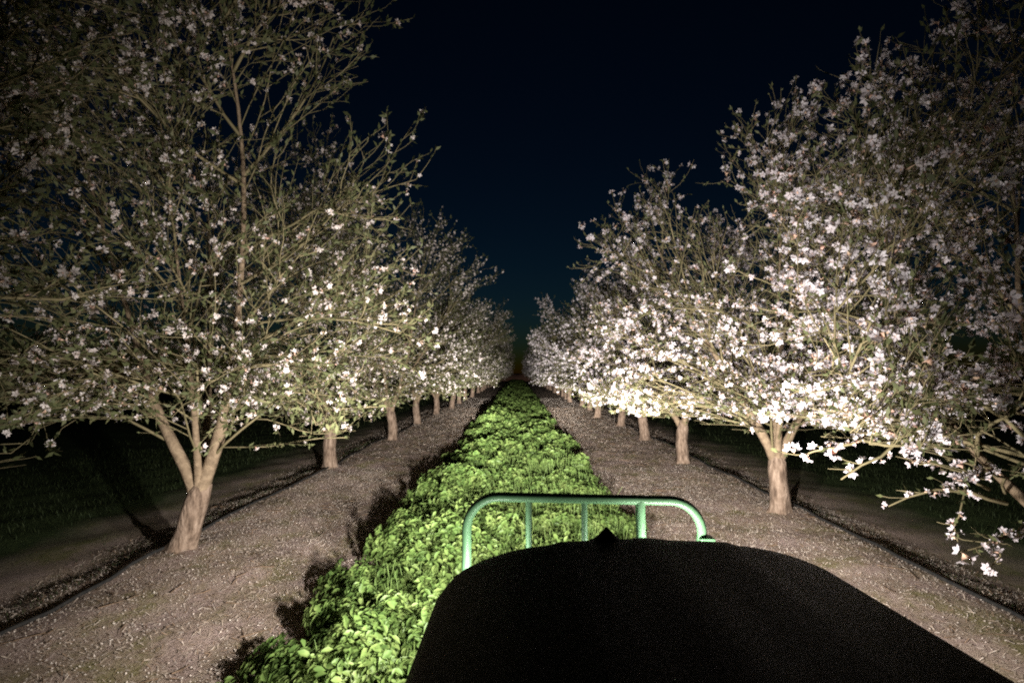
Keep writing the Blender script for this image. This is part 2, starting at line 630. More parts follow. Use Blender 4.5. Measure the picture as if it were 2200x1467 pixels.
_r = np.random.default_rng(41)
CLUSTERS = [blossom_template(_r, n, s) for n, s in ((3, .55), (3, .7), (2, .45), (3, .6))]


def far_template(rng):
    V, F = [], []
    for f in range(3):
        d = norm(rng.normal(size=3))
        c = d * .5
        x = norm(np.cross(d, [.3, .5, .8]))
        y = np.cross(d, x)
        i = len(V)
        a0 = rng.random() * 6
        for k in range(4):
            a = a0 + 6.283 * k / 4
            V.append(c + (x * math.cos(a) + y * math.sin(a)) * (.48 + .1 * rng.random()) + d * .15 * (k % 2))
        F += [(i, i + 1, i + 2), (i, i + 2, i + 3)]
    return np.array(V), np.array(F), np.zeros(6, int)


FAR_CLUSTERS = [far_template(_r) for _ in range(3)]
# one mesh per kind for the blossoms that are told apart singly
CLUSTER_SIZE = 0.057
CL_MESH = [mesh_np('blossom_cluster', v * CLUSTER_SIZE, f, [M_petal, M_heart], m) for v, f, m in CLUSTERS]
CL_MESH_LEFT = [mesh_np('blossom_cluster', v * CLUSTER_SIZE, f, [M_petal_left, M_heart], m) for v, f, m in CLUSTERS]

LEAF_V = np.array([[0, 0, 0], [.21, .45, .05], [0, 1, -.12], [-.21, .45, .05]])
LEAF_F = np.array([[0, 1, 2, 3]])


def envelope(table, h):
    hs = [t[0] for t in table]
    rs = [t[1] for t in table]
    return np.interp(h, hs, rs, left=0.0, right=0.0)


ENV_RIGHT = [(0.85, 0.9), (1.25, 1.65), (1.9, 2.05), (2.8, 2.35), (3.6, 2.1), (4.4, 1.6), (5.2, 0.95), (5.9, 0.45), (6.2, 0.1)]
ENV_NEAR = [(0.85, 0.9), (1.25, 1.65), (1.9, 2.0), (2.7, 2.1), (3.3, 1.75), (3.9, 1.15), (4.5, 0.6), (5.0, 0.1)]
ENV_LEFT = [(0.85, 0.8), (1.25, 1.7), (1.9, 2.15), (3.2, 2.7), (4.6, 2.75), (5.6, 2.4), (6.5, 1.7), (7.4, 0.2)]


def make_skeleton(seed, env, lean=(0, 0), limb_dirs=None, limb_paths=None, extra=None, fork_h=0.82, trunk_r=0.125, dens=1.0, floor_h=1.12, xmin=-9, xmax=9, skirt=5, t0=.10):
    """returns dict of polylines by level (tree-local coordinates)"""
    rng = np.random.default_rng(seed)
    lean = np.array([lean[0], lean[1], 0.0])
    n = 9
    ts = np.linspace(0, 1, n)
    trunk = np.stack([lean[0] * ts + 0.025 * np.sin(ts * 5 + seed), lean[1] * ts + 0.025 * np.cos(ts * 4 + seed), -0.08 + (fork_h + 0.14) * ts], 1)
    trunk -= np.array([trunk[1, 0], trunk[1, 1], 0])
    tr = trunk_r * np.interp(ts, [0, .1, .25, .6, .85, 1], [1.40, 1.20, 1.03, 0.95, 0.95, 0.6])
    fork = trunk[-2]
    axis = np.array([trunk[-1, 0], trunk[-1, 1]])

    def inside(p, slack=1.0):
        r = math.hypot(p[0] - axis[0], p[1] - axis[1])
        a = math.atan2(p[1], p[0])
        k = 1 + 0.10 * math.sin(3 * a + seed) + 0.07 * math.sin(5 * a - seed + p[2] * 2)
        return r < envelope(env, p[2]) * k * slack

    def grow(p, d, length, npts, wander, up, slack=1.0):
        pts = [p]
        st = length / (npts - 1)
        d = norm(d)
        for i in range(npts - 1):
            d = norm(d + rng.normal(0, wander, 3) + np.array([0, 0, up]))
            q = pts[-1] + d * st
            if q[2] < floor_h + 0.25 * math.sin(q[0] * 5 + q[1] * 4) and d[2] < 0:
                d = norm(np.array([d[0], d[1], 0.05]))
                q = pts[-1] + d * st
            if q[0] < xmin and slack < 5:
                d = norm(np.array([abs(d[0]) * .2, d[1], d[2] + .4]))
                q = pts[-1] + d * st * .5
            if q[0] > xmax:
                d = norm(np.array([-abs(d[0]) * .2, d[1], d[2] + .3]))
                q = pts[-1] + d * st * .5
            if not inside(q, slack) and len(pts) > 2:
                # bend inward and shorten at the edge of the crown
                d2 = norm(np.array([d[0] * .35, d[1] * .35, d[2]]))
                q = pts[-1] + d2 * st * 0.30
            pts.append(q)
        return np.array(pts)

    limbs = []
    if limb_paths:
        for lp, r0 in limb_paths:
            lp = np.array(lp, float)
            t = np.linspace(0, 1, len(lp))
            tt = np.linspace(0, 1, 9)
            limbs.append((np.stack([np.interp(tt, t, lp[:, k]) for k in range(3)], 1), r0))
    if limb_dirs is None:
        m = 4 if rng.random() < 0.6 else 3
        a0 = rng.random() * 6.28
        limb_dirs = []
        for i in range(m):
            a = a0 + 6.283 * i / m + rng.normal(0, .25)
            t = 0.55 + 0.12 * rng.normal()
            limb_dirs.append((math.cos(a) * t, math.sin(a) * t, 1.0, 0.064 + .014 * rng.random()))
    htop = env[-1][0]
    for (dx, dy, dz, r0) in limb_dirs:
        d = norm(np.array([dx, dy, dz]))
        L = (htop - fork_h) * (0.60 + 0.12 * rng.random())
        limbs.append((np.vstack([trunk[-4], grow(fork + d * 0.02, d, L, 9, 0.07, 0.07)]), r0))

    lev2, lev3, lev4 = [], [], []

    def children(pts, r0, count, t0, t1, ang, lens, npts, wander, up, out, rfac, slack=1.0, outward=0.35):
        m = len(pts)
        res = []
        for i in range(count):
            t = t0 + (t1 - t0) * (i + rng.random()) / count
            f = t * (m - 1)
            k = min(int(f), m - 2)
            p = pts[k] + (pts[k + 1] - pts[k]) * (f - k)
            tang = norm(pts[k + 1] - pts[k])
            rnd = rng.normal(size=3)
            radial = norm(np.array([p[0] - axis[0], p[1] - axis[1], 0.0]) + 1e-4)
            side = norm(rnd - tang * np.dot(rnd, tang) + radial * outward * 2)
            a = R(ang + rng.normal(0, 12))
            d = tang * math.cos(a) + side * math.sin(a)
            L = lens[0] + (lens[1] - lens[0]) * rng.random()
            L *= (1.15 - 0.45 * t)
            br = grow(p, d, L, npts, wander, up(p), slack)
            rr = r0 * (1 - 0.65 * t) * rfac
            out.append((br, max(rr, .003)))
            res.append((br, max(rr, .003)))
        return res

    for pts, r0 in limbs:
        c2 = children(pts, r0, int(round(11 * dens)), t0, 1.0, 50, (1.3, 2.3), 7, .10,
                      lambda p: (0.02 if p[2] > 2.4 else -0.05), lev2, 0.48)
        # low skirt of spreading, drooping branches
        c2 += children(pts, r0, int(round(skirt * dens)), .16, .42, 60, (1.6, 2.5), 7, .09, lambda p: -0.035, lev2, 0.30, 1.0, 0.9)
        c2.append((pts[-4:], r0 * .35))
        for q, r2 in c2:
            c3 = children(q, r2, int(round(8 * dens)), .12, 1.0, 46, (.7, 1.35), 6, .13,
                          lambda p: (0.05 if p[2] > 2.2 else -0.09), lev3, 0.55, 1.04)
            for s, r3 in c3:
                children(s, r3, int(round(6 * dens)), .12, 1.0, 48, (.25, .65), 4, .16,
                         lambda p: (0.10 if p[2] > 2.0 else -0.04), lev4, 0.6, 1.10)
    if extra:
        for pts, r0 in extra:
            pts = np.array(pts, float)
            t = np.linspace(0, 1, len(pts))
            tt = np.linspace(0, 1, 7)
            pp = np.stack([np.interp(tt, t, pts[:, k]) for k in range(3)], 1)
            pp[1:-1] += rng.normal(0, .012, (5, 3))
            lev2.append((pp, r0))
            for q, r2 in children(pp, r0, 5, .2, .98, 42, (.10, .28), 4, .12, lambda p: 0.0, lev4, .5, 9.0, 0.2):
                pass
    return dict(trunk=(trunk, tr), limbs=limbs, lev2=lev2, lev3=lev3, lev4=lev4, axis=axis, rng=rng, extra=bool(extra))


def taper(r0, n, end):
    return r0 * np.linspace(1, end, n)


def trunk_mesh(sk):
    trunk, tr = sk['trunk']
    k = 16
    # finer rings for lumps
    tt = np.linspace(0, 1, 22)
    t0 = np.linspace(0, 1, len(trunk))
    P = np.stack([np.interp(tt, t0, trunk[:, j]) for j in range(3)], 1)
    r = np.interp(tt, t0, tr)
    V, F = tubes(P[None], r[None], k)
    rng = sk['rng']
    ph = rng.random(6) * 6.28
    c = np.repeat(P, k, axis=0)
    ang = np.arctan2(V[:, 1] - c[:, 1], V[:, 0] - c[:, 0])
    h = V[:, 2]
    f = 1 + 0.05 * np.sin(3 * ang + ph[0] + h * 2) + 0.035 * np.sin(5 * ang + ph[1] - h * 5) + 0.03 * np.sin(h * 19 + ph[2] + 2 * ang) + rng.normal(0, .012, len(V))
    flare = np.clip(1 - h / 0.16, 0, 1)
    f += 0.20 * flare * np.sin(4 * ang + ph[3])
    V = c + (V - c) * f[:, None]
    # close the top with a dome ring
    V = np.vstack([V, P[-1] + [0, 0, r[-1] * .35]])
    me = mesh_np('trunk', V, F, [M_bark], smooth=True)
    bm = bmesh.new()
    bm.from_mesh(me)
    bm.verts.ensure_lookup_table()
    top = bm.verts[len(V) - 1]
    base = (22 - 1) * k
    for i in range(k):
        bm.faces.new((bm.verts[base + i], bm.verts[base + (i + 1) % k], top)).smooth = True
    bm.to_mesh(me)
    bm.free()
    return me


def limb_mesh(pts, r0, rng):
    t = np.linspace(0, 1, len(pts))
    tt = np.linspace(0, 1, 20)
    P = np.stack([np.interp(tt, t, pts[:, j]) for j in range(3)], 1)
    # smooth the polyline
    for _ in range(2):
        P[1:-1] = (P[:-2] + 2 * P[1:-1] + P[2:]) / 4
    r = r0 * np.interp(tt, [0, .1, .5, 1], [1.18, .95, .36, .08]) * (1 + rng.normal(0, .04, 20))
    V, F = tubes(P[None], r[None], 9)
    return mesh_np('limb', V, F, [M_limb], smooth=True)


def crown_mesh(sk):
    Vs, Fs = [], []
    off = 0
    for lev, k, end in (('lev2', 6, .3), ('lev3', 4, .35), ('lev4', 3, .5)):
        groups = {}
        for p, r in sk[lev]:
            groups.setdefault(len(p), []).append((p, r))
        for n, g in groups.items():
            P = np.array([p for p, _ in g])
            rr = np.array([np.maximum(taper(min(r, {'lev2': .017, 'lev3': .0075, 'lev4': .0036}[lev]), n, end), .0016 if lev == 'lev4' else .0022) for _, r in g])
            V, F = tubes(P, rr, k)
            Vs.append(V)
            Fs.append(F + off)
            off += len(V)
    return mesh_np('crown', np.concatenate(Vs), np.concatenate(Fs), [M_twig], smooth=True)


def sample_on(sk, rng, n, levs):
    pool = []
    for l, w in levs:
        for p, _ in sk[l]:
            pool.append((p, w))
    W = np.array([np.linalg.norm(p[-1] - p[0]) * w for p, w in pool])
    ids = rng.choice(len(pool), n, p=W / W.sum())
    pos = np.empty((n, 3))
    tan = np.empty((n, 3))
    for j, i in enumerate(ids):
        p = pool[i][0]
        f = (rng.random() ** 0.8) * (len(p) - 1)
        k = min(int(f), len(p) - 2)
        pos[j] = p[k] + (p[k + 1] - p[k]) * (f - k)
        tan[j] = p[k + 1] - p[k]
    return pos, tan


def blossom_sites(sk, n, bias):
    rng = sk['rng']
    pos, tan = sample_on(sk, rng, n, (('lev3', 0.8), ('lev4', 1.0), ('lev2', 0.35)))
    if bias:   # flowers open unevenly: leave some boughs barer
        c = np.sin(pos[:, 0] * 2.1 + 1) + np.sin(pos[:, 1] * 1.9) + np.sin(pos[:, 2] * 2.6 + 2)
        keep = rng.random(n) < np.clip(0.75 + 0.3 * c, .15, 1)
        pos, tan = pos[keep], tan[keep]
    if sk['extra']:
        ps = []
        for p, _ in sk['lev2'][-sk['nextra']:]:
            for t in (.25, .38, .5, .55, .62, .68, .75, .82, .9, 1.0):
                if rng.random() < .75:
                    f = t * (len(p) - 1)
                    k = min(int(f), len(p) - 2)
                    ps.append(p[k] + (p[k + 1] - p[k]) * (f - k))
        pos = np.vstack([pos, np.array(ps)])
    n = len(pos)
    nrm = rng.normal(size=(n, 3)) + np.array([0, 0, .25])
    M = rot_frames(rng, nrm, n)
    sc = 0.6 + 0.8 * rng.random(n) ** 1.3
    if sk['extra']:      # the low sprays carry smaller, looser flowers
        sc[-len(ps):] *= 0.72
    pos = pos + M[:, :, 2] * 0.012
    return pos, M, sc


def mass_mesh(pos, M, sc, rng, mats, CLUSTERS):
    Vs, Fs, Ms = [], [], []
    off = 0
    which = rng.integers(0, len(CLUSTERS), len(pos))
    for c, (tv, tf, tm) in enumerate(CLUSTERS):
        s = which == c
        if not s.any():
            continue
        V, F, m = scatter(tv * CLUSTER_SIZE, tf, tm, pos[s], M[s], sc[s])
        Vs.append(V)
        Fs.append(F + off)
        Ms.append(m)
        off += len(V)
    return mesh_np('blossom_mass', np.concatenate(Vs), np.concatenate(Fs), mats, np.concatenate(Ms))


def foliage_mesh(sk, n, size):
    rng = sk['rng']
    pos, tan = sample_on(sk, rng, n, (('lev3', .5), ('lev4', 1.3)))
    t = tan / (np.linalg.norm(tan, axis=1, keepdims=True) + 1e-9)
    y = t + rng.normal(0, .6, (n, 3))
    y /= np.linalg.norm(y, axis=1, keepdims=True)
    x = np.cross(y, rng.normal(size=(n, 3)))
    x /= np.linalg.norm(x, axis=1, keepdims=True) + 1e-9
    z = np.cross(x, y)
    M = np.stack([x, y, z], 2)
    sc = size * (0.6 + 0.8 * rng.random(n))
    V, F, _ = scatter(LEAF_V, LEAF_F, np.zeros(1), pos, M, sc)
    return mesh_np('foliage', V, F, [M_leaf])


CAMP = np.array([0, 0, CAM_H])
PITCH, YAW = R(3.05), R(0.55)


def in_view(w):
    """pixel position (2200 x 1467) and distance of world points, for choosing which blossoms show largest"""
    d = w - CAMP
    c, s = math.cos(YAW), math.sin(YAW)
    x = d[:, 0] * c + d[:, 1] * s
    y = -d[:, 0] * s + d[:, 1] * c
    z = d[:, 2]
    f = y * math.cos(PITCH) + z * math.sin(PITCH)
    u = -y * math.sin(PITCH) + z * math.cos(PITCH)
    px = 1100 + 1250 * x / np.maximum(f, .01)
    py = 733 - 1250 * u / np.maximum(f, .01)
    ok = (f > .3) & (px > -5) & (px < 2205) & (py > -5) & (py < 1472)
    return ok, np.linalg.norm(d, axis=1)


def tree_meshes(sk, n_bl, n_leaf, bias, leaf_size, base=None, singles=0, petal=None, far=False):
    rng = sk['rng']
    d = dict(trunk=trunk_mesh(sk), limbs=[limb_mesh(p, r, rng) for p, r in sk['limbs']], crown=crown_mesh(sk))
    pos, M, sc = blossom_sites(sk, n_bl, bias)
    if petal:      # the sparser row flowers smaller
        sc = sc * 0.75
    d['single'] = []
    d['single_mesh'] = CL_MESH_LEFT if petal else CL_MESH
    if singles:
        ok, dist = in_view(pos + np.array(base))
        order = np.argsort(np.where(ok, dist / sc, 1e6))[:singles]
        order = [i for i in order if ok[i]]
        for i in order:
            d['single'].append((pos[i], M[i], sc[i]))
        keep = np.ones(len(pos), bool)
        keep[order] = False
        pos, M, sc = pos[keep], M[keep], sc[keep]
    d['mass'] = mass_mesh(pos, M, sc, rng, [petal or M_petal, M_heart], FAR_CLUSTERS if far else CLUSTERS)
    d['leaf'] = foliage_mesh(sk, n_leaf, leaf_size)
    return d


def place_tree(d, loc, rz, scale, label, group):
    e = empty('almond_tree', loc)
    e.rotation_euler = (0, 0, rz)
    e.scale = scale
    tag(e, label, 'tree', group)
    add('trunk', d['trunk'], e)
    for m in d['limbs']:
        add('limb', m, e)
    cr = add('crown', d['crown'], e)
    tag(add('blossom_mass', d['mass'], cr), kind='stuff')
    tag(add('foliage', d['leaf'], cr), kind='stuff')
    k = 0
    for (p, M, s) in d['single']:
        o = add('blossom_cluster', d['single_mesh'][k % len(CL_MESH)], cr)
        k += 1
        o.location = p
        o.rotation_mode = 'QUATERNION'
        o.rotation_quaternion = Matrix(M.tolist()).to_quaternion()
        o.scale = (s, s, s)
    return e


ORD = ['first', 'second', 'third', 'fourth', 'fifth', 'sixth', 'seventh', 'eighth', 'ninth', 'tenth']


def gz(x, y):
    return float(ground_z(np.array([x]), np.array([y]))[0])


def build_trees():
    rng = np.random.default_rng(77)
    # ---- right row, full bloom
    g = 'almond trees of the right row'
    # nearest one, its boughs reach in from the right edge
    bx, by = 3.72, 3.95
    limbs = [([(-.05, 0, .75), (-.50, -.15, 1.10), (-1.05, -.24, 1.56), (-1.30, -.28, 2.05), (-1.40, -.3, 2.5), (-1.35, -.2, 2.9), (-1.1, -.1, 3.5)], .036)]
    extra = [
        ([(-.45, -.15, 0.970), (-.75, -.45, 1.020), (-1.0, -.6, 0.950), (-1.15, -.7, 0.830)], .010),
        ([(-.9, -.2, 1.320), (-1.05, -.45, 1.250), (-1.25, -.62, 1.090), (-1.32, -.7, 0.970)], .009),
        ([(-.6, -.15, 1.120), (-.9, -.5, 1.290), (-1.15, -.7, 1.350), (-1.4, -.8, 1.310)], .010),
        ([(-1.0, -.2, 1.470), (-1.25, -.5, 1.690), (-1.5, -.7, 1.730), (-1.7, -.8, 1.670)], .010),
        ([(-1.1, -.2, 1.670), (-1.35, -.2, 1.830), (-1.7, -.2, 1.830), (-1.95, -.15, 1.750)], .010),
        ([(-1.0, -.22, 1.340), (-1.12, -.26, 1.460), (-1.36, -.30, 1.440), (-1.58, -.32, 1.350), (-1.75, -.35, 1.240)], .016),
        ([(-1.36, -.30, 1.440), (-1.55, -.28, 1.455), (-1.75, -.26, 1.440), (-1.93, -.25, 1.370)], .012),
        ([(-.62, -.18, 1.060), (-.95, -.3, 1.180), (-1.2, -.35, 1.170), (-1.5, -.4, 1.090)], .014),
        ([(-.7, -.15, 1.140), (-.98, -.3, 1.280), (-1.2, -.36, 1.340), (-1.36, -.4, 1.360)], .010),
        ([(-.35, -.2, 0.840), (-.75, -.5, 0.960), (-1.05, -.6, 0.960), (-1.28, -.66, 0.900)], .012),
        ([(-1.2, -.26, 1.690), (-1.5, -.4, 1.820), (-1.8, -.5, 1.830), (-2.0, -.5, 1.770)], .012),
    ]
    sk = make_skeleton(201, ENV_NEAR, (-.02, 0), limb_dirs=[(.1, .55, 1, .07), (.45, -.2, 1, .07), (-.25, -.45, 1, .05)], limb_paths=limbs, extra=extra, xmin=-1.8, floor_h=1.8, skirt=2, t0=.2)
    sk['nextra'] = len(extra)
    loc = (bx, by, gz(bx, by))
    d = tree_meshes(sk, 5200, 15000, True, .046, loc, 300)
    place_tree(d, loc, 0, (1, 1, 1), 'nearest right-hand almond tree, its blossoming boughs reaching in from the picture edge', g)
    # first whole one
    bx, by = 3.58, 8.1
    sk = make_skeleton(202, ENV_RIGHT, (.03, 0), limb_dirs=[(-.52, .05, 1, .078), (.05, .18, 1, .075), (.45, -.15, 1, .07), (-.05, -.5, 1, .055)], floor_h=1.5, fork_h=.74, skirt=4)
    loc = (bx, by, gz(bx, by))
    d = tree_meshes(sk, 5400, 17000, True, .046, loc, 300)
    place_tree(d, loc, 0, (1, 1, 1), 'white-blossomed almond tree with whole trunk forking low, right beside the hood', g)
    right_y = [12.45, 16.7, 20.7, 24.9]
    while right_y[-1] < 118:
        right_y.append(right_y[-1] + 4.25)
    var = []
    for i, s in enumerate((203, 204, 205, 206)):
        sk = make_skeleton(s, ENV_RIGHT, (.05 * math.sin(s), .04), dens=1.0 if i == 0 else .86)
        if i == 0:
            by = right_y[0]
            loc = (3.5, by, gz(3.5, by))
            d = tree_meshes(sk, 5000, 15000, True, .048, loc, 300)
            place_tree(d, loc, 0, (1, 1, 1), 'second whole almond tree of the right row, behind the one beside the hood', g)
        else:
            var.append(tree_meshes(sk, 5600, 13000, True, .060, far=True))
    for i, y in enumerate(right_y[1:]):
        x = ROW - .04 + .10 * rng.normal()
        n = i + 2
        lab = (f'{ORD[n]} whole almond tree of the right row, counted from the hood' if n < 9 else
               'small distant blossoming almond tree far down the right row')
        s = 1.0 + 0.12 * rng.random()
        place_tree(var[i % 3], (x, y, gz(x, y)), rng.random() * 6.28, (s, s, s * (.95 + .12 * rng.random())), lab, g)
    # ---- left row, sparser bloom, taller
    g = 'almond trees of the left row'
    bx, by = -3.75, 1.9
    sk = make_skeleton(301, ENV_LEFT, (.05, .03), floor_h=2.2, skirt=2, t0=.25, xmax=1.45)
    loc = (bx, by, gz(bx, by))
    d = tree_meshes(sk, 2200, 20000, True, .056, loc, 200, M_petal_left)
    place_tree(d, loc, 0, (1, 1, 1), 'nearest left-hand almond tree, only its crown overhanging the upper left corner', g)
    bx, by = -3.63, 6.35
    sk = make_skeleton(302, ENV_LEFT, (.34, .0), limb_dirs=[(-.52, .02, 1, .075), (-.06, .38, 1, .055), (.42, -.08, 1, .085), (.1, -.55, 1, .045)], fork_h=.66, floor_h=1.4, skirt=4, t0=.24)
    loc = (bx, by, gz(bx, by))
    d = tree_meshes(sk, 4200, 28000, True, .056, loc, 300, M_petal_left)
    place_tree(d, loc, 0, (1, 1, 1), 'tall sparsely blossomed almond tree with leaning forked trunk at the left', g)
    left_y = [11.7, 16.6, 21.6]
    while left_y[-1] < 118:
        left_y.append(left_y[-1] + 4.7)
    var = []
    for i, s in enumerate((303, 304, 305, 306)):
        sk = make_skeleton(s, ENV_LEFT, (.06 * math.sin(s), .04), dens=1.0 if i == 0 else .86)
        if i == 0:
            by = left_y[0]
            loc = (-3.75, by, gz(-3.75, by))
            d = tree_meshes(sk, 4200, 23000, True, .056, loc, 300, M_petal_left)
            place_tree(d, loc, 0, (1, 1, 1), 'second almond tree of the left row, trunk half hidden behind the leaning one', g)
        else:
            var.append(tree_meshes(sk, 5000, 15000, True, .070, petal=M_petal_left, far=True))
    for i, y in enumerate(left_y[1:]):
        x = -ROW - .02 + .10 * rng.normal()
        n = i + 2
        lab = (f'{ORD[n]} almond tree of the left row, counted from the leaning forked one' if n < 8 else
               'small distant almond tree far down the left row')
        s = 1.0 + 0.10 * rng.random()
        place_tree(var[i % 3], (x, y, gz(x, y)), rng.random() * 6.28, (s, s, s * (.92 + .1 * rng.random())), lab, g)


build_trees()

# ------------------------------------------------------------------ tractor
TX = 0.36      # its centre line lies right of the camera


def box_bm(bm, x0, x1, y0, y1, z0, z1, bevel=0.01):
    r = bmesh.ops.create_cube(bm, size=1)
    for v in r['verts']:
        v.co = Vector(((x0 + x1) / 2 + v.co.x * (x1 - x0), (y0 + y1) / 2 + v.co.y * (y1 - y0), (z0 + z1) / 2 + v.co.z * (z1 - z0)))
    if bevel:
        ed = list({e for v in r['verts'] for e in v.link_edges})
        bmesh.ops.bevel(bm, geom=ed, offset=bevel, segments=2, affect='EDGES', profile=0.6)


def lathe_bm(bm, prof, centre, axis, seg=32, closed=True):
    """prof: list of (r, a) ; axis 'x','y','z'"""
    rings = []
    for r, a in prof:
        ring = []
        for i in range(seg):
            t = 6.28318 * i / seg
            c, s = r * math.cos(t), r * math.sin(t)
            co = {'x': (a, c, s), 'y': (c, a, s), 'z': (c, s, a)}[axis]
            ring.append(bm.verts.new(Vector(centre) + Vector(co)))
        rings.append(ring)
    for a, b in zip(rings[:-1], rings[1:]):
        for i in range(seg):
            bm.faces.new((a[i], a[(i + 1) % seg], b[(i + 1) % seg], b[i]))
    if closed:
        bm.faces.new(rings[0][::-1])
        bm.faces.new(rings[-1])


def tube_path(name, pts, r, mat, parent, k=14):
    P = np.array(pts, float)
    V, F = tubes(P[None], np.full((1, len(P)), r), k, (0, 1, 0))
    me = mesh_np(name, V, F, [mat], smooth=True)
    return add(name, me, parent)


def beam_light(name, loc, power, parent, tilt, toe, col):
    """a headlight beam: strong straight ahead, fading to the sides, up and down"""
    ld = bpy.data.lights.new(name, 'SPOT')
    ld.energy = power
    ld.color = col
    ld.spot_size = R(179)
    ld.spot_blend = 0.10
    ld.shadow_soft_size = 0.045
    ld.use_nodes = True
    nt = ld.node_tree
    L = nt.links
    em = nt.nodes['Emission']
    tc = nt.nodes.new('ShaderNodeTexCoord')
    sp = nt.nodes.new('ShaderNodeSeparateXYZ')
    L.new(tc.outputs['Normal'], sp.inputs[0])

    def math_(op, a, b=None, c=None):
        m = nt.nodes.new('ShaderNodeMath')
        m.operation = op
        for i, v in enumerate((a, b, c)):
            if v is None:
                continue
            if isinstance(v, (int, float)):
                m.inputs[i].default_value = v
            else:
                L.new(v, m.inputs[i])
        return m.outputs[0]

    fz = math_('MAXIMUM', math_('ABSOLUTE', sp.outputs[2]), 0.03)
    az = math_('DIVIDE', sp.outputs[0], fz)
    el = math_('MULTIPLY', math_('DIVIDE', sp.outputs[1], fz), EL_SIGN)
    up = math_('MAXIMUM', el, 0.0)
    dn = math_('MINIMUM', el, 0.0)
    q = math_('MULTIPLY_ADD', az, az, BEAM_CORE ** 2)
    q = math_('ADD', q, math_('MULTIPLY', math_('MULTIPLY', up, up), BEAM_UP))
    az2 = math_('MULTIPLY', az, az)
    # the downward cut-off softens to the sides
    down = math_('DIVIDE', BEAM_DOWN, math_('MULTIPLY_ADD', az2, 6.0, 1.0))
    dn2 = math_('MULTIPLY', math_('MULTIPLY', dn, dn), math_('MULTIPLY_ADD', dn, -3.0, 1.0))
    q = math_('ADD', q, math_('MULTIPLY', dn2, down))
    st = math_('POWER', q, -BEAM_POW)
    # side floods: the wide part of the lens throws more to the sides than straight ahead
    fl = math_('DIVIDE', az2, math_('ADD', az2, 0.20))
    st = math_('MULTIPLY', st, math_('MULTIPLY_ADD', fl, BEAM_SIDE, 1.0))
    L.new(st, em.inputs['Strength'])
    o = bpy.data.objects.new(name, ld)
    COL.objects.link(o)
    o.parent = parent
    o.location = loc
    o.rotation_euler = (R(90 - tilt), 0, R(toe))
    return o


EL_SIGN = 1.0
BEAM_CORE = 0.042
BEAM_UP = 1.35
BEAM_DOWN = 5.0
BEAM_SIDE = 2.2
BEAM_POW = 0.95


def lens_material():
    m = bpy.data.materials.new('lit_lens')
    m.use_nodes = True
    b = m.node_tree.nodes['Principled BSDF']
    b.inputs['Emission Color'].default_value = (1, .94, .86, 1)
    b.inputs['Emission Strength'].default_value = 12
    return m


M_lens = lens_material()


